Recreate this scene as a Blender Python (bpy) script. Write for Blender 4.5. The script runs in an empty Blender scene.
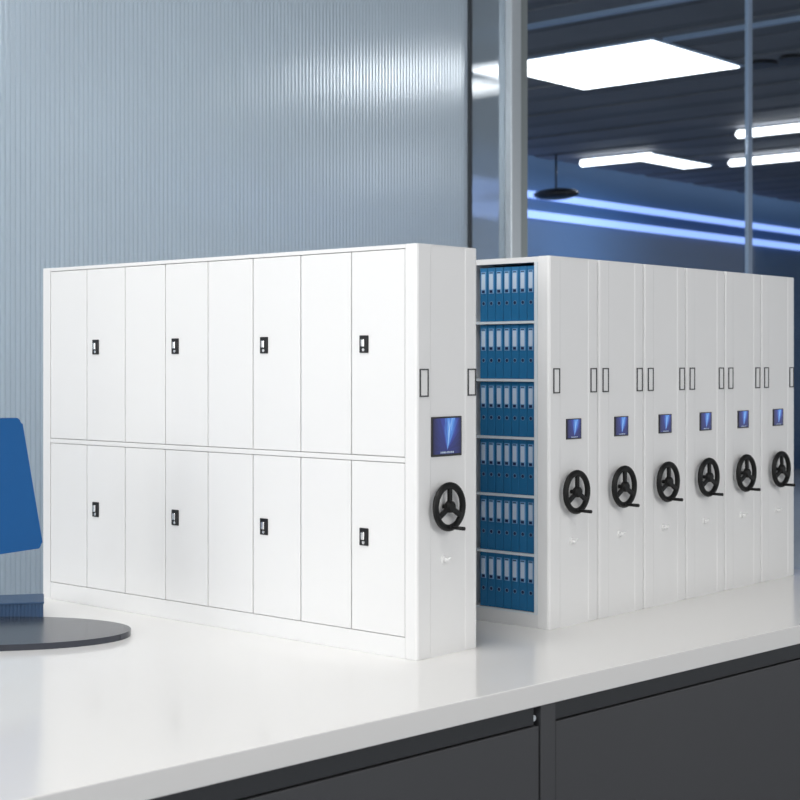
import bpy, bmesh, math, random
from mathutils import Vector, Matrix
random.seed(7)
PI = math.pi
COL = bpy.context.scene.collection
A = math.atan2(.7528, .6583)          # heading of the room and cabinets
AC = math.atan2(.696, .718)           # heading of the counter
DR = Vector((math.cos(A), math.sin(A), 0)); DL = Vector((-math.sin(A), math.cos(A), 0))
ZT = .75                              # counter top height
ZC = ZT + .3565                       # eye height
CEIL = ZC + 1.6

# ------------------------------------------------------------------ materials
def mat(name, col, rough=.5, metal=0., spec=.5, coat=0., emit=None, es=0., noise=0., nscale=20., bump=0., bscale=60.):
    m = bpy.data.materials.new(name); m.use_nodes = True
    nt = m.node_tree; b = nt.nodes['Principled BSDF']
    b.inputs['Base Color'].default_value = (*col, 1)
    b.inputs['Roughness'].default_value = rough
    b.inputs['Metallic'].default_value = metal
    b.inputs['Specular IOR Level'].default_value = spec
    b.inputs['Coat Weight'].default_value = coat
    if emit:
        b.inputs['Emission Color'].default_value = (*emit, 1); b.inputs['Emission Strength'].default_value = es
    if noise or bump:
        tc = nt.nodes.new('ShaderNodeTexCoord'); n = nt.nodes.new('ShaderNodeTexNoise')
        n.inputs['Scale'].default_value = nscale
        nt.links.new(tc.outputs['Object'], n.inputs['Vector'])
        if noise:
            mx = nt.nodes.new('ShaderNodeMix'); mx.data_type = 'RGBA'
            mx.inputs[6].default_value = (*[c*(1-noise) for c in col], 1)
            mx.inputs[7].default_value = (*[min(1, c*(1+noise)) for c in col], 1)
            nt.links.new(n.outputs['Fac'], mx.inputs[0]); nt.links.new(mx.outputs[2], b.inputs['Base Color'])
        if bump:
            n2 = nt.nodes.new('ShaderNodeTexNoise'); n2.inputs['Scale'].default_value = bscale
            nt.links.new(tc.outputs['Object'], n2.inputs['Vector'])
            bp = nt.nodes.new('ShaderNodeBump'); bp.inputs['Strength'].default_value = bump; bp.inputs['Distance'].default_value = .001
            nt.links.new(n2.outputs['Fac'], bp.inputs['Height']); nt.links.new(bp.outputs['Normal'], b.inputs['Normal'])
    return m

M = {}
M['white'] = mat('white powder coated steel', (.86, .86, .855), .42, spec=.4, noise=.01, nscale=9)
M['white2'] = mat('white steel carcass', (.80, .80, .80), .45)
M['seam'] = mat('dark door gap', (.12, .12, .12), .8)
M['shelf'] = mat('pale steel shelf board', (.72, .78, .82), .4)
M['black'] = mat('black plastic', (.006, .006, .006), .45, spec=.3)
M['blackm'] = mat('black lock plate', (.008, .008, .009), .3)
M['chrome'] = mat('chrome', (.9, .9, .9), .18, metal=1)
M['counter'] = mat('white solid surface', (.86, .85, .83), .13, spec=.5, noise=.008, nscale=4)
M['dark'] = mat('charcoal laminate', (.062, .063, .067), .42, noise=.06, nscale=3, bump=.05, bscale=300)
M['dark2'] = mat('charcoal rail', (.03, .032, .035), .4)
M['binder'] = mat('blue binder board', (.012, .16, .36), .45, noise=.08, nscale=40)
M['holder'] = mat('light blue clear label holder', (.20, .40, .66), .3)
M['card'] = mat('white card', (.56, .67, .80), .6)
M['ink'] = mat('dark ink', (.008, .02, .08), .5)
M['ring'] = mat('steel finger ring', (.12, .28, .46), .35, metal=.3)
M['monblue'] = mat('blue shell', (.005, .095, .30), .5, spec=.2)
M['foot'] = mat('dark metal foot', (.06, .065, .08), .2, metal=.6)
M['tray'] = mat('navy ribbed box', (.03, .075, .16), .45)
M['ceil'] = mat('dark ceiling slats', (.19, .20, .225), .7, noise=.25, nscale=1.6)
M['ceil2'] = mat('darker ceiling slats', (.15, .16, .185), .7, noise=.2, nscale=1.6)
M['rail'] = mat('pale blue ceiling rail', (.38, .50, .68), .4)
M['floor'] = mat('blue grey carpet', (.36, .38, .42), .8, noise=.2, nscale=30)
M['wallblue'] = mat('blue wall', (.065, .155, .33), .5, noise=.3, nscale=.7)
M['wallpale'] = mat('pale wall', (.72, .80, .86), .6)
M['frame'] = mat('brushed aluminium', (.74, .80, .84), .3, metal=.2)
M['frame_dim'] = mat('aluminium with dim reflection painted in', (.42, .47, .47), .35, metal=.3)  # post's right half coloured darker to imitate its dimmer reflection
M['gasket'] = mat('dark gasket', (.06, .07, .08), .5)
M['lamp'] = mat('lit diffuser', (.9, .9, .9), .5, emit=(1, 1, 1), es=4)
M['led'] = mat('blue led strip', (.3, .4, .7), .5, emit=(.30, .46, .95), es=1.3)
M['teal'] = mat('teal board', (.02, .22, .38), .5)

def shader_mix_mat(name, build):
    m = bpy.data.materials.new(name); m.use_nodes = True
    nt = m.node_tree; nt.nodes.clear(); out = nt.nodes.new('ShaderNodeOutputMaterial')
    nt.links.new(build(nt), out.inputs['Surface']); return m

def reeded(haze, tint, rough):
    def f(nt):
        g = nt.nodes.new('ShaderNodeBsdfGlass'); g.inputs['Roughness'].default_value = rough; g.inputs['IOR'].default_value = 1.3
        g.inputs['Color'].default_value = (.93, .96, .98, 1)
        d = nt.nodes.new('ShaderNodeBsdfDiffuse'); d.inputs['Color'].default_value = (*tint, 1)
        t = nt.nodes.new('ShaderNodeBsdfTranslucent'); t.inputs['Color'].default_value = (*tint, 1)
        a = nt.nodes.new('ShaderNodeMixShader'); a.inputs[0].default_value = .5
        nt.links.new(d.outputs[0], a.inputs[1]); nt.links.new(t.outputs[0], a.inputs[2])
        b = nt.nodes.new('ShaderNodeMixShader'); b.inputs[0].default_value = haze
        nt.links.new(g.outputs[0], b.inputs[1]); nt.links.new(a.outputs[0], b.inputs[2])
        return b.outputs[0]
    return f
M['reeded'] = shader_mix_mat('frosted reeded glass', reeded(.62, (.80, .88, .94), .20))
M['reeded2'] = shader_mix_mat('lightly reeded glass', reeded(.35, (.62, .70, .76), .04))
def clear(nt):
    g = nt.nodes.new('ShaderNodeBsdfGlossy'); g.inputs['Roughness'].default_value = .02
    t = nt.nodes.new('ShaderNodeBsdfTransparent'); t.inputs['Color'].default_value = (.93, .96, .98, 1)
    b = nt.nodes.new('ShaderNodeMixShader'); b.inputs[0].default_value = .03
    nt.links.new(t.outputs[0], b.inputs[1]); nt.links.new(g.outputs[0], b.inputs[2])
    return b.outputs[0]
M['clear'] = shader_mix_mat('clear glass', clear)

def display_mat():
    # aurora-like wallpaper: pale blue rays rising from low centre on navy
    m = bpy.data.materials.new('lit display'); m.use_nodes = True
    nt = m.node_tree; b = nt.nodes['Principled BSDF']; N = nt.nodes.new; L = nt.links.new
    b.inputs['Base Color'].default_value = (.01, .01, .03, 1); b.inputs['Roughness'].default_value = .25
    tc = N('ShaderNodeTexCoord'); sp = N('ShaderNodeSeparateXYZ'); L(tc.outputs['Generated'], sp.inputs[0])
    def mth(op, a, bb=None):
        n = N('ShaderNodeMath'); n.operation = op
        for i, v in enumerate((a, bb)):
            if v is None: continue
            if isinstance(v, (int, float)): n.inputs[i].default_value = v
            else: L(v, n.inputs[i])
        return n.outputs[0]
    x, z = sp.outputs['X'], sp.outputs['Z']
    dx = mth('SUBTRACT', x, .5); dz = mth('SUBTRACT', z, .12)
    ang = mth('ARCTAN2', dx, dz)
    off = mth('ABSOLUTE', mth('SUBTRACT', ang, .18))
    main = mth('MAXIMUM', mth('SUBTRACT', 1., mth('MULTIPLY', off, 1.15)), 0.)
    comb = N('ShaderNodeCombineXYZ'); L(mth('MULTIPLY', ang, 5.), comb.inputs[0]); L(mth('MULTIPLY', z, .8), comb.inputs[1])
    no = N('ShaderNodeTexNoise'); no.inputs['Scale'].default_value = 1.6; L(comb.outputs[0], no.inputs['Vector'])
    v = mth('MULTIPLY', mth('ADD', mth('MULTIPLY', mth('POWER', main, 2.4), .75), .16), mth('MULTIPLY', no.outputs['Fac'], 1.7))
    ex = mth('SUBTRACT', 1., mth('POWER', mth('MULTIPLY', mth('ABSOLUTE', dx), 2.), 3.))
    v = mth('MULTIPLY', v, ex)
    cr = N('ShaderNodeValToRGB'); L(v, cr.inputs[0])
    e = cr.color_ramp.elements; e[0].color = (.002, .002, .03, 1); e[1].color = (.55, .8, .95, 1); e[1].position = .95
    q = e.new(.3); q.color = (.02, .04, .26, 1); q = e.new(.6); q.color = (.07, .25, .7, 1)
    L(cr.outputs[0], b.inputs['Emission Color']); b.inputs['Emission Strength'].default_value = 1.0
    return m
M['display'] = display_mat()

# ------------------------------------------------------------------ helpers
def bx(bm, x0, x1, y0, y1, z0, z1, mi=0, bev=0., seg=1):
    t = bmesh.new()
    v = [t.verts.new((x, y, z)) for x in (x0, x1) for y in (y0, y1) for z in (z0, z1)]
    for f in ((0,1,3,2), (4,6,7,5), (0,4,5,1), (2,3,7,6), (0,2,6,4), (1,5,7,3)):
        t.faces.new([v[i] for i in f])
    if bev:
        bmesh.ops.bevel(t, geom=list(t.edges), offset=bev, segments=seg, affect='EDGES', profile=.5)
    merge(bm, t, mi)
def merge(bm, t, mi=0, mtx=None):
    bmesh.ops.recalc_face_normals(t, faces=list(t.faces))
    if mtx is not None: t.transform(mtx)
    mp = {v: bm.verts.new(v.co) for v in t.verts}
    for f in t.faces:
        nf = bm.faces.new([mp[v] for v in f.verts]); nf.material_index = mi; nf.smooth = f.smooth
    t.free()
def cyl(bm, p, q, r, r2=None, n=20, mi=0, bev=0.):
    p, q = Vector(p), Vector(q); d = q - p; t = bmesh.new()
    bmesh.ops.create_cone(t, cap_ends=True, segments=n, radius1=r, radius2=r if r2 is None else r2, depth=d.length)
    if bev: bmesh.ops.bevel(t, geom=[e for e in t.edges if any(len(f.verts) > 4 for f in e.link_faces)], offset=bev, segments=2, affect='EDGES')
    for f in t.faces: f.smooth = len(f.verts) == 4
    merge(bm, t, mi, Matrix.Translation((p+q)/2) @ d.to_track_quat('Z', 'Y').to_matrix().to_4x4())
def prism(bm, pts, z0, z1, mi=0, mtx=None, smooth=False, bev=0.):
    t = bmesh.new()
    a = [t.verts.new((x, y, z0)) for x, y in pts]; b = [t.verts.new((x, y, z1)) for x, y in pts]
    t.faces.new(a[::-1]); t.faces.new(b); n = len(pts)
    for i in range(n):
        f = t.faces.new((a[i], a[(i+1) % n], b[(i+1) % n], b[i])); f.smooth = smooth
    if bev: bmesh.ops.bevel(t, geom=[e for e in t.edges if any(len(f.verts) > 4 for f in e.link_faces)], offset=bev, segments=2, affect='EDGES')
    merge(bm, t, mi, mtx)
def torus(bm, c, R, r, nu=40, nv=14, mi=0, sy=1.):
    # ring whose axis is local y
    t = bmesh.new(); g = []
    for i in range(nu):
        a = 2*PI*i/nu; row = []
        for j in range(nv):
            b = 2*PI*j/nv; rr = R + r*math.cos(b)
            row.append(t.verts.new((c[0]+rr*math.cos(a), c[1]+r*sy*math.sin(b), c[2]+rr*math.sin(a))))
        g.append(row)
    for i in range(nu):
        for j in range(nv):
            f = t.faces.new((g[i][j], g[(i+1) % nu][j], g[(i+1) % nu][(j+1) % nv], g[i][(j+1) % nv])); f.smooth = True
    merge(bm, t, mi)
def obj(name, bm, mats, parent=None, loc=None, rz=None):
    me = bpy.data.meshes.new(name); bm.to_mesh(me); bm.free()
    for m in (mats if isinstance(mats, (list, tuple)) else [mats]): me.materials.append(M[m])
    o = bpy.data.objects.new(name, me); COL.objects.link(o)
    if parent is not None: o.parent = parent
    if loc is not None: o.location = loc
    if rz is not None: o.rotation_euler.z = rz
    return o
def tag(o, label, cat, group=None):
    o['label'] = label; o['category'] = cat
    if group: o['group'] = group
    return o
def thing(name, label, cat, loc, rz=0, group=None):
    o = bpy.data.objects.new(name, None); COL.objects.link(o); o.empty_display_size = .05
    o.location = loc; o.rotation_euler.z = rz
    return tag(o, label, cat, group)
def struct(name, bm, mats, rz=A):
    o = obj(name, bm, mats, rz=rz); o['kind'] = 'structure'; return o
def copy_tree(o, parent=None):
    c = o.copy(); COL.objects.link(c)
    if parent is not None: c.parent = parent
    for ch in list(o.children): copy_tree(ch, c)
    return c
B = bmesh.new

# ------------------------------------------------------------------ mobile filing cabinets
H = .5; W = .1165
def end_panel(parent, w=W, th=.0185):
    # folded steel end panel: raised edge strips, shallow recess between them, rounded corners
    e = .0035
    pts = [(e, 0), (.0245, 0), (.0262, .0006), (w-.0245, .0006), (w-.0228, 0), (w-e, 0),
           (w-e*.3, e*.3), (w, e), (w, th), (0, th), (0, e), (e*.3, e*.3)]
    bm = B(); prism(bm, pts, 0, H, bev=.0007)
    return obj('end_panel', bm, 'white', parent)
def pull(parent, u0, u1, z0=.3158, z1=.3495):
    bm = B(); s = .0016; y0, y1 = -.0012, .0004
    bx(bm, u0, u0+s, y0, y1, z0, z1); bx(bm, u1-s, u1, y0, y1, z0, z1)
    bx(bm, u0+s, u1-s, y0, y1, z0, z0+s); bx(bm, u0+s, u1-s, y0, y1, z1-s, z1)
    r = obj('recessed_pull', bm, 'dark2', parent); r['label'] = 'black outlined rectangular pull'
    bm = B(); bx(bm, u0+s, u1-s, -.0004, .0004, z0+s, z1-s)
    obj('pull_plate', bm, 'white', r)
def screen(parent, u, z, w, h):
    bm = B(); bx(bm, u-w/2, u+w/2, -.0010, .0016, z-h/2, z+h/2, bev=.0005, seg=2)
    s = obj('touch_screen', bm, 'blackm', parent); s['label'] = 'small screen showing pale blue rays on navy'
    bm = B(); k = w*.035
    bx(bm, u-w/2+k, u+w/2-k, -.0013, -.0009, z-h/2+k*1.4, z+h/2-k)
    obj('display', bm, 'display', s)
    bm = B(); zz = z-h/2+k*2.4
    for i in range(9):                      # tiny unreadable caption bar on the display
        ww = w*.034*(1 if i % 3 else .7)
        bx(bm, u-w*.22+i*w*.05, u-w*.22+i*w*.05+ww, -.0016, -.0012, zz-h*.022, zz+h*.022)
    obj('caption', bm, 'card', s)
def handwheel(parent, u, z):
    yc = -.0088; R = .0259; r = .0042; z += .0006
    bm = B(); torus(bm, (u, yc, z), R, r, sy=.9)
    wh = obj('handwheel', bm, 'black', parent); wh['label'] = 'black three-spoke handwheel'
    bm = B(); cyl(bm, (u, .0005, z), (u, -.0080, z), .0028); cyl(bm, (u, -.0060, z), (u, -.0142, z), .0076, .0070, n=24, bev=.0012)
    obj('hub', bm, 'black', wh)
    for k in range(3):
        a = PI/2 + k*2*PI/3
        c, s = math.cos(a), math.sin(a)
        m = Matrix.Translation((u, yc-.0005, z)) @ Matrix.Rotation(-(a-PI/2), 4, 'Y')
        t = B(); bx(t, -.0031, .0031, -.0024, .0018, .0045, R-.0012, bev=.0007)
        bm = B(); merge(bm, t, 0, m); obj('spoke', bm, 'black', wh)
    bm = B(); zb = z - R + .0008; ub = u - .0005
    cyl(bm, (ub, yc+.001, zb), (ub, yc-.006, zb), .0026); cyl(bm, (ub, yc-.005, zb), (ub, yc-.0245, zb), .0021, .0024, n=16, bev=.0005)
    obj('crank_handle', bm, 'black', wh)
def lock_knob(parent, u, z):
    bm = B(); cyl(bm, (u, .0016, z), (u, -.0015, z), .0052, n=24, bev=.0006)
    cyl(bm, (u, -.001, z), (u, -.0065, z), .0030, .0026, n=16, bev=.0006)
    t = B(); bx(t, -.0018, .0055, -.0085, -.0050, -.0016, .0016, bev=.0006)
    merge(bm, t, 0, Matrix.Translation((u, 0, z)) @ Matrix.Rotation(-.45, 4, 'Y'))
    o = obj('lock_knob', bm, 'white', parent); return o

# --- the detached cabinet with eight pairs of doors in front -----------------
P0 = Vector((.0203, 1.819, ZT)); L1 = .747
cab = thing('filing_cabinet', 'long white steel filing cabinet standing apart in front, two tiers of doors with black locks', 'cabinet', P0, A)
end_panel(cab); pull(cab, .0046, .0206); pull(cab, .0966, .1126)
screen(cab, .0555, .2668, .0575, .0485); handwheel(cab, .0503, .181); lock_knob(cab, .051, .116)
bm = B(); prism(bm, [(0, 0), (W, 0), (W, .0175), (0, .0175)], 0, H, bev=.0007)
o = obj('end_panel', bm, 'white', cab); o.location = (0, L1-.0175, 0)
y0, y1 = .0190, L1-.0178
bm = B(); bx(bm, .0085, W-.0005, y0-.0003, y1+.0003, 0, H-.0005); obj('body', bm, 'seam', cab)
bm = B(); bx(bm, .0, .0085, y0, y1, H-.0052, H-.0002, bev=.0004); obj('top_rail', bm, 'white', cab)
bm = B(); bx(bm, .0, .0085, y0, y1, .2362, .2424, bev=.0004); obj('middle_rail', bm, 'white', cab)
bm = B(); bx(bm, .0, .0085, y0, y1, 0, .0255, bev=.0004); obj('plinth', bm, 'white', cab)
bm = B(); bx(bm, W-.0008, W-.0001, y0, y1, 0, H); obj('back_panel', bm, 'white2', cab)
dw = (y1-y0)/8; g = .0008
for tier, (z0, z1) in enumerate(((.0255+.0008, .2362-.0008), (.2424+.0008, H-.0052-.0008))):
    for i in range(8):
        a, b = y0+i*dw+g, y0+(i+1)*dw-g
        bm = B(); bx(bm, .0004, .0085, a, b, z0, z1, bev=.0006)
        d = obj('door', bm, 'white', cab)
        if i % 2 == 0:
            yc = b - .0212; zc = (.1422, .3798)[tier]
            bm = B(); bx(bm, -.0013, .0006, yc-.0073, yc+.0073, zc-.0108, zc+.0108, bev=.0006)
            lp = obj('lock_plate', bm, 'blackm', d); lp['label'] = 'black upright lock plate'
            bm = B(); bx(bm, -.0042, -.0012, yc-.0028, yc+.0026, zc-.0035, zc+.0065, bev=.0011, seg=2)
            cyl(bm, (-.001, yc-.0003, zc-.0070), (-.0024, yc-.0003, zc-.0070), .0019, n=16)
            obj('latch_lever', bm, 'chrome', d)

# --- the row of six cabinets ------------------------------------------------
P1 = P0 + DR*.2755 + DL*.0035; L2 = .67; PITCH = .1181
labels = ['white steel cabinet with open side of blue binders, first of the row',
          'white steel cabinet with handwheel, second of the row from the binders',
          'white steel cabinet with handwheel, third of the row from the binders',
          'white steel cabinet with handwheel, fourth of the row from the binders',
          'white steel cabinet with handwheel, fifth of the row, beside the last one',
          'white steel cabinet with handwheel, last of the row at the far right']
RZ = [.0205+.0786*i for i in range(7)]      # shelf levels
BAY0, BAY1 = .0247, .1310
def fittings(t):
    end_panel(t); pull(t, .009, .0238); pull(t, .0972, .1122)
    screen(t, .057, .2668, .0350, .0280); handwheel(t, .0515, .181); lock_knob(t, .0525, .114)
def openbody(t):
    bays = [BAY0, BAY1]; n = 5; s = (L2-.006-BAY1)/n
    bays += [BAY1+s*(i+1) for i in range(n)]
    bm = B(); bx(bm, W-.004, W-.0003, .0185, L2, 0, H-.0005); obj('back_panel', bm, 'white2', t)
    bm = B(); bx(bm, .0, W-.0041, .0186, L2, RZ[6], H-.0005); obj('top_panel', bm, 'white2', t)
    bm = B(); bx(bm, .0, W-.0041, .0186, L2, 0, RZ[0]-.0003); obj('plinth', bm, 'white2', t)
    bm = B(); bx(bm, .0006, W-.0041, .0186, BAY0, RZ[0], RZ[6]); obj('side_lining', bm, 'white2', t)
    for y in bays[1:]:
        bm = B(); bx(bm, .001, W-.0041, y, y+.003, RZ[0], RZ[6]); obj('divider', bm, 'white2', t)
    for i in range(1, 6):
        for a, b in zip(bays[:-1], bays[1:]):
            bm = B(); bx(bm, .0008, W-.0041, a+(.003 if a > BAY0 else 0), b, RZ[i]-.0036, RZ[i]-.0001)
            obj('shelf', bm, 'shelf', t)
    bm = B(); bx(bm, -.0004, .0010, .0190, BAY0-.0002, RZ[0], RZ[6]); obj('slotted_upright', bm, 'shelf', t)
    bm = B(); bx(bm, -.0004, .0006, .0190, L2, RZ[0]-.0025, RZ[0]); obj('shelf', bm, 'shelf', t)
first = thing('mobile_cabinet', labels[0], 'cabinet', P1, A, 'row of six mobile cabinets'); fittings(first); openbody(first)
second = thing('mobile_cabinet', labels[1], 'cabinet', P1+DR*PITCH, A, 'row of six mobile cabinets'); fittings(second)
bm = B(); bx(bm, .0012, W-.0012, .0185, L2, 0, H-.0006, bev=.0006); obj('body', bm, 'white2', second)
for i in range(2, 6):
    c = copy_tree(second); c.location = P1+DR*PITCH*i; c['label'] = labels[i]

# --- binders -----------------------------------------------------------------
BW = .01347; BH = .0744
def make_binder():
    t = thing('ring_binder', '', 'binder', (0, 0, 0), A)
    n = 6; pts = []
    bm = B(); bx(bm, .0, .085, .0003, BW-.0003, 0, BH, bev=.0008, seg=2); obj('cover', bm, 'binder', t)
    c = BW/2
    bm = B(); s = .0007
    bx(bm, -.0007, .0004, c-.0042, c+.0042, .0385, .0690, bev=.0003)
    h = obj('label_holder', bm, 'holder', t)
    bm = B(); bx(bm, -.0011, -.0005, c-.0031, c+.0031, .0445, .0655)
    obj('label_card', bm, 'card', h)
    bm = B()
    bx(bm, -.0012, -.0005, c-.0026, c+.0026, .0667, .0678)
    obj('label_print', bm, 'ink', h)
    bm = B(); bx(bm, -.0012, -.0005, c-.0024, c+.0024, .0398, .0434)
    obj('label_square', bm, 'ink', h)
    t2 = B(); torus(t2, (0, 0, 0), .0026, .00055, 20, 8)
    bm = B(); merge(bm, t2, 0, Matrix.Translation((-.0001, c, .0252)) @ Matrix.Rotation(PI/2, 4, 'Z'))
    r = obj('finger_ring', bm, 'ring', t)
    bm = B(); cyl(bm, (-.0004, c, .0252), (.0004, c, .0252), .0024, n=18); obj('finger_hole', bm, 'ink', r)
    return t
proto = make_binder(); used = False
R_ = ['the top shelf', 'the second shelf down', 'the third shelf down', 'the fourth shelf down', 'the fifth shelf down', 'the bottom shelf']
O_ = ['rightmost', 'second from the right', 'third from the right', 'middle one of seven', 'third from the left', 'second from the left', 'leftmost']
for row in range(6):
    for k in range(7):
        b = copy_tree(proto) if used else proto; used = True
        z = RZ[5-row]
        b.location = P1 + DR*.004 + DL*(BAY0+.0016+k*BW) + Vector((0, 0, z))
        b['label'] = 'blue binder with white spine card, %s on %s' % (O_[k], R_[row])
        b['group'] = 'blue binders on ' + R_[row]

# ------------------------------------------------------------------ counter and charcoal units below
C0 = Vector((0, 1.5405, 0))
CT = .0252; CD = .965; CL0, CL1 = -1.6, 1.25
bm = B(); bx(bm, CL0, CL1, 0, CD, ZT-CT, ZT, bev=.0012, seg=2)
tag(obj('countertop', bm, 'counter', loc=C0, rz=AC), 'glossy white countertop running across the foreground under the cabinets', 'countertop')
zt = ZT-CT
def base_unit(label, x0, x1, notch):
    t = thing('base_cabinet', label, 'cabinet', C0 + Vector((math.cos(AC), math.sin(AC), 0))*x0 + Vector((0, 0, 0)), AC)
    w = x1-x0; y = .003
    bm = B(); bx(bm, 0, w, y+.020, CD-.02, 0, zt-.0002); obj('body', bm, 'dark2', t)
    bm = B(); bx(bm, .0002, w-(.0085 if notch else .0), y+.001, y+.019, zt-.0205, zt-.0004, bev=.0005); obj('top_rail', bm, 'dark2', t)
    bm = B(); bx(bm, .0008, w-.0008, y, y+.019, .02, zt-.0225, bev=.0012, seg=2)
    obj('drawer_front', bm, 'dark', t)
    if notch:
        bm = B(); cyl(bm, (w-.0040, y+.004, zt-.0145), (w-.0040, y+.016, zt-.0145), .0035, n=18, bev=.0006)
        o = obj('runner_stop', bm, 'frame', t); o['label'] = 'small grey round stop in the notch'
    return t
base_unit('charcoal base cabinet with notched top rail under the counter, left of the post', -1.2, .2195, True)
base_unit('charcoal base cabinet with lighter panel under the counter, right of the post', .2465, 1.22, False)
bm = B(); bx(bm, .2205, .2455, .0015, .05, 0, zt-.0002, bev=.0006)
tag(obj('support_post', bm, 'dark', loc=C0, rz=AC), 'narrow charcoal post between the two base cabinets under the counter', 'post')

# ------------------------------------------------------------------ blue monitor, foot, ribbed box at the left
am = math.atan2(.866, .5)
mon = thing('monitor', 'blue-backed monitor on an oval dark foot at the left end of the counter', 'monitor', (-.53, 1.985, ZT))
t = B()
# shell: slanted right edge, rounded corners, seen from behind; local x along width, z up
w = .34
def roundpoly(pts, r, n=6):
    out = []
    for i, p in enumerate(pts):
        p = Vector(p); a = (Vector(pts[i-1])-p).normalized(); b = (Vector(pts[(i+1) % len(pts)])-p).normalized()
        k = r
        for j in range(n+1):
            s = j/n; out.append(tuple((p+a*k*(1-s)**2 + b*k*s**2)))
    return out
sh = roundpoly([(-w, .114), (0, .114), (-.040, .286), (-w+.046, .286)], .008)
bm = B(); prism(bm, sh, -.009, .009, bev=.003, mtx=Matrix.Rotation(am, 4, 'Z') @ Matrix.Rotation(PI/2, 4, 'X'))
shell = obj('rear_shell', bm, 'monblue', mon); shell.location = (-.4755+.53, 2.0-1.985, 0)
shell['label'] = 'plain blue shell with slanted edge'
sh2 = roundpoly([(-w+.012, .122), (-.014, .122), (-.052, .278), (-w+.052, .278)], .008)
bm = B(); prism(bm, sh2, .0088, .0098, mtx=Matrix.Rotation(am+0, 4, 'Z') @ Matrix.Rotation(PI/2, 4, 'X'))
mid = Vector((-.4705+.53, 2.0-1.985, 0)) - Vector((math.cos(am), math.sin(am), 0))*w/2
bm.free()
bm = B(); cyl(bm, (mid.x, mid.y, .006), (mid.x, mid.y, .15), .011, n=24); obj('neck', bm, 'foot', mon)
bm = B(); n = 64
prism(bm, [(.178*math.cos(2*PI*i/n), .106*math.sin(2*PI*i/n)) for i in range(n)], 0, .008, smooth=True, bev=.002)
obj('foot', bm, 'foot', mon)
bm = B()
wd, dp, hh = .26, .075, .021; nr = 52
pts = []
for i in range(nr*4+1):
    x = -wd + wd*i/(nr*4); pts.append((x, -.0012*abs(math.sin(PI*i/4))))
pts = pts + [(0, dp), (-wd, dp)]
prism(bm, pts, 0, hh)
box = thing('storage_box', 'low ribbed navy box behind the monitor foot at the left edge', 'box', (-.497, 2.120, ZT), .235)
obj('ribbed_wall', bm, 'tray', box)
bm = B(); bx(bm, -wd-.001, .001, -.0022, dp+.001, hh, hh+.003, bev=.0008); obj('lid', bm, 'tray', box)

# ------------------------------------------------------------------ room: floor, ceiling, walls (room axes: v along DR, w along DL)
WP = 3.03; WF = 7.3
bm = B(); bx(bm, -4, 19, -4, 8, -.05, 0); struct('floor', bm, 'floor')
bm = B()
v = -4.; k = 0
while v < 19:
    d = (.0, .006, .002, .010)[k % 4]; wd_ = (.22, .16, .3, .12)[k % 4]
    bx(bm, v, v+wd_, -4, 7.0, CEIL+d, CEIL+.06, mi=k % 2)
    v += wd_; k += 1
struct('ceiling', bm, ['ceil', 'ceil2'])
bm = B()
bx(bm, 5.80, 5.835, WP+.1, 6.9, CEIL-.02, CEIL+.001)
struct('trim_1', bm, 'rail')
bm = B(); bx(bm, 6.48, 6.515, WP+.1, 3.95, CEIL-.02, CEIL+.001); struct('trim_4', bm, 'rail')
bm = B(); bx(bm, 7.5, 19, WF, WF+.1, 0, CEIL+1.2); bx(bm, -4, 7.5, WF, WF+.1, 0, CEIL+1.2, mi=1)
struct('wall_back', bm, ['wallblue', 'wallpale'])
bm = B(); bx(bm, 18.9, 19, -4, WF, 0, CEIL+1.2); struct('wall_right', bm, 'wallpale')
for i, (z, h, v0) in enumerate(((1.36, .055, 8.2), (1.20, .06, 8.4))):
    bm = B(); bx(bm, v0, 18.8, WF-.03, WF+.001, ZC+z-h/2, ZC+z+h/2); struct('trim_%d' % (i+2), bm, 'led')
# reeded partition
def reed(name, v0, v1, pitch, amp, m):
    n = int(round((v1-v0)/pitch)); seg = 6; pts = []
    for i in range(n*seg+1):
        pts.append((v0+(v1-v0)*i/(n*seg), WP-.004-amp*abs(math.sin(PI*i/seg))))
    pts += [(v1, WP+.004), (v0, WP+.004)]
    bm = B(); prism(bm, pts, .0, CEIL-.002); o = struct(name, bm, m)
    return o
reed('window_1', .3, 3.787, .014, .0032, 'reeded')
reed('window_2', 3.801, 3.986, .009, .00025, 'reeded2')
bm = B(); bx(bm, 3.787, 3.801, WP-.012, WP+.010, 0, CEIL-.001); struct('trim_5', bm, 'gasket')
bm = B(); bx(bm, 3.986, 4.040, WP-.03, WP+.03, 0, CEIL-.001, bev=.004, seg=2); bx(bm, 4.040, 4.100, WP-.012, WP+.022, 0, CEIL-.001, mi=1, bev=.003)
struct('trim_6', bm, ['frame', 'frame_dim'])
bm = B(); bx(bm, 4.101, 5.62, WP-.004, WP+.004, 0, CEIL-.002); struct('window_3', bm, 'clear')
bm = B(); bx(bm, 5.655, 8.6, WP-.004, WP+.004, 0, CEIL-.002); struct('window_4', bm, 'clear')
bm = B(); bx(bm, 5.621, 5.654, WP-.008, WP+.008, 0, CEIL-.001); struct('trim_7', bm, 'rail')

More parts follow.
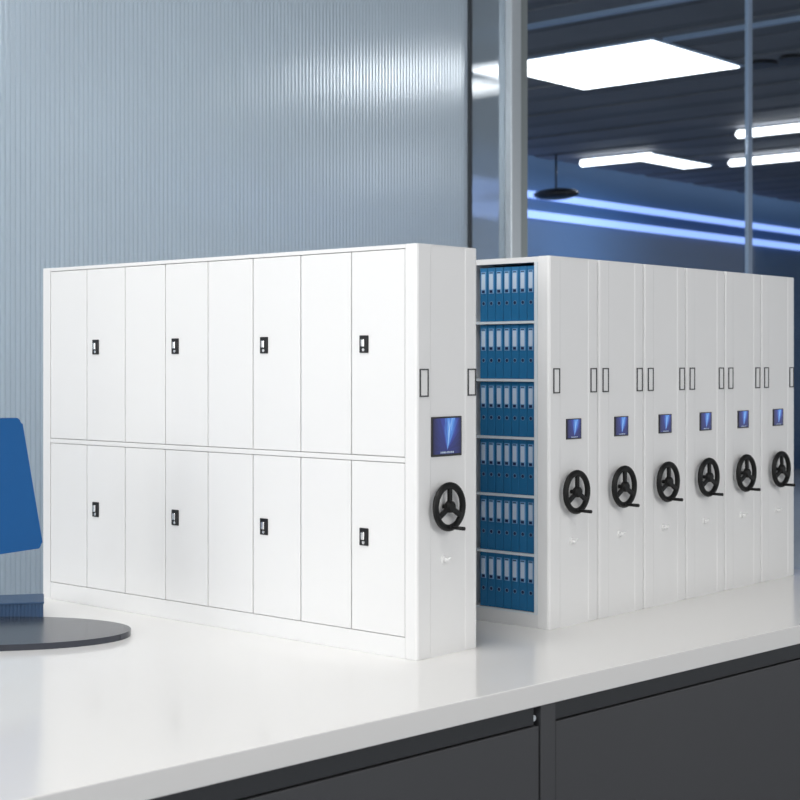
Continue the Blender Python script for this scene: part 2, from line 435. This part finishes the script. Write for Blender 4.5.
def rl(v, w, z): return DR*v + DL*w + Vector((0, 0, z))
def ceiling_panel(v, w, sv, sw, label, power):
    t = thing('ceiling_light', label, 'light', rl(v, w, CEIL-.012), A)
    bm = B(); bx(bm, -sv/2-.02, sv/2+.02, -sw/2-.02, sw/2+.02, .002, .0119); obj('frame', bm, 'rail', t)
    bm = B(); bx(bm, -sv/2, sv/2, -sw/2, sw/2, -.004, .006); obj('diffuser', bm, 'lamp', t)
    return t
ceiling_panel(6.90, 4.50, .88, 1.0, 'large square glowing ceiling panel beyond the clear glass', 30)
ceiling_panel(10.42, 6.30, .88, .25, 'small slanted glowing ceiling panel next to the leftmost short tube', 10)
def tube(v, w, ln, label):
    t = thing('tube_light', label, 'light', rl(v, w, CEIL-.045), A, 'tube lights under the far ceiling')
    bm = B(); r = .028
    cyl(bm, (0, -ln/2, 0), (0, ln/2, 0), r, n=20, bev=.018); obj('tube', bm, 'lamp', t)
    for s in (-.3, .3):
        bm = B(); cyl(bm, (0, ln*s, r*.9), (0, ln*s, .045), .006, n=8); obj('bracket', bm, 'rail', t)
tube(9.85, 6.42, .66, 'short glowing tube light left of the small slanted panel')
tube(9.30, 4.67, .85, 'upper glowing tube light at the right edge of the ceiling')
tube(10.6, 5.42, .90, 'lower glowing tube light at the right edge of the ceiling')
tube(6.75, 5.36, .62, 'glowing tube light seen through the narrow glass beside the mullion')
for v, w, lab in ((7.36, 3.87, 'black oval ceiling vent right of the glass joint, left one of two'), (7.34, 3.68, 'black oval ceiling vent near the right edge, right one of two')):
    bm = B(); n = 32
    prism(bm, [(.09*math.cos(2*PI*i/n), .075*math.sin(2*PI*i/n)) for i in range(n)], -.018, .0, smooth=True, bev=.004)
    tag(obj('ceiling_vent', bm, 'blackm', loc=rl(v, w, CEIL), rz=A), lab, 'vent', 'black ceiling vents')
t = thing('pendant_lamp', 'black pendant lamp hanging before the blue wall beside the mullion', 'lamp', rl(9.6, 6.8, ZC+1.30), A)
bm = B(); s = bmesh.new(); bmesh.ops.create_uvsphere(s, u_segments=24, v_segments=12, radius=1)
for f in s.faces: f.smooth = True
merge(bm, s, 0, Matrix.Diagonal((.12, .20, .045, 1))); obj('shade', bm, 'blackm', t)
bm = B(); cyl(bm, (0, 0, .03), (0, 0, .30), .008, n=10); obj('rod', bm, 'blackm', t)

# ------------------------------------------------------------------ light
def area(name, loc, target, sx, sy, power, col=(1, 1, 1)):
    l = bpy.data.lights.new(name, 'AREA'); l.shape = 'RECTANGLE'; l.size = sx; l.size_y = sy; l.energy = power; l.color = col
    o = bpy.data.objects.new(name, l); COL.objects.link(o); o.location = loc
    o.rotation_euler = (Vector(target)-Vector(loc)).to_track_quat('-Z', 'Y').to_euler(); return o
area('added_left_key', (-2.6, -.6, 1.9), (0, 2.1, .95), 2.2, 1.5, 44, (1, .995, .98))  # added soft key light for the cabinet fronts; no window stands there
area('added_top_fill', (-.5, 1.1, CEIL-.1), (-.3, 1.7, .8), 1.2, 1.2, 29, (1, .99, .97))  # unseen overhead light added to brighten the counter
area('added_right_fill', (1.9, .1, CEIL-.1), (.5, 2.6, .9), 1.4, 1.4, 39, (1, .975, .94))  # fill light added at front right to lift end panels and partition
o = area('office_ceiling_lamp', rl(6.90, 4.50, CEIL-.03), rl(6.90, 4.50, 0), .84, .96, 24, (.95, .97, 1))
o.rotation_euler = (0, 0, A)
o = area('office_far_lamp', rl(10.42, 6.30, CEIL-.03), rl(10.42, 6.3, 0), .84, .22, 24, (.8, .88, 1))
o.rotation_euler = (0, 0, A)
area('added_glass_backlight', rl(2.0, 5.2, CEIL-.06), rl(1.8, 3.2, .9), 1.2, 1.2, 72, (.90, .95, 1))  # bare light added behind the reeded glass to brighten its left side
wd = bpy.data.worlds.new('world'); bpy.context.scene.world = wd; wd.use_nodes = True
bg = wd.node_tree.nodes['Background']; bg.inputs[0].default_value = (.95, .975, 1, 1); bg.inputs[1].default_value = .9

# ------------------------------------------------------------------ camera
cam = bpy.data.cameras.new('camera'); co = bpy.data.objects.new('camera', cam); COL.objects.link(co)
co.location = (0, 0, ZC); co.rotation_euler = (PI/2, 0, 0)
cam.lens = 36*1521/800; cam.sensor_width = 36; cam.shift_y = -37/800; cam.clip_start = .05
cam.dof.use_dof = True; cam.dof.focus_distance = 2.05; cam.dof.aperture_fstop = 14
sc = bpy.context.scene; sc.camera = co
sc.view_settings.view_transform = 'Standard'; sc.view_settings.look = 'None'; sc.view_settings.gamma = 1; sc.view_settings.exposure = 0
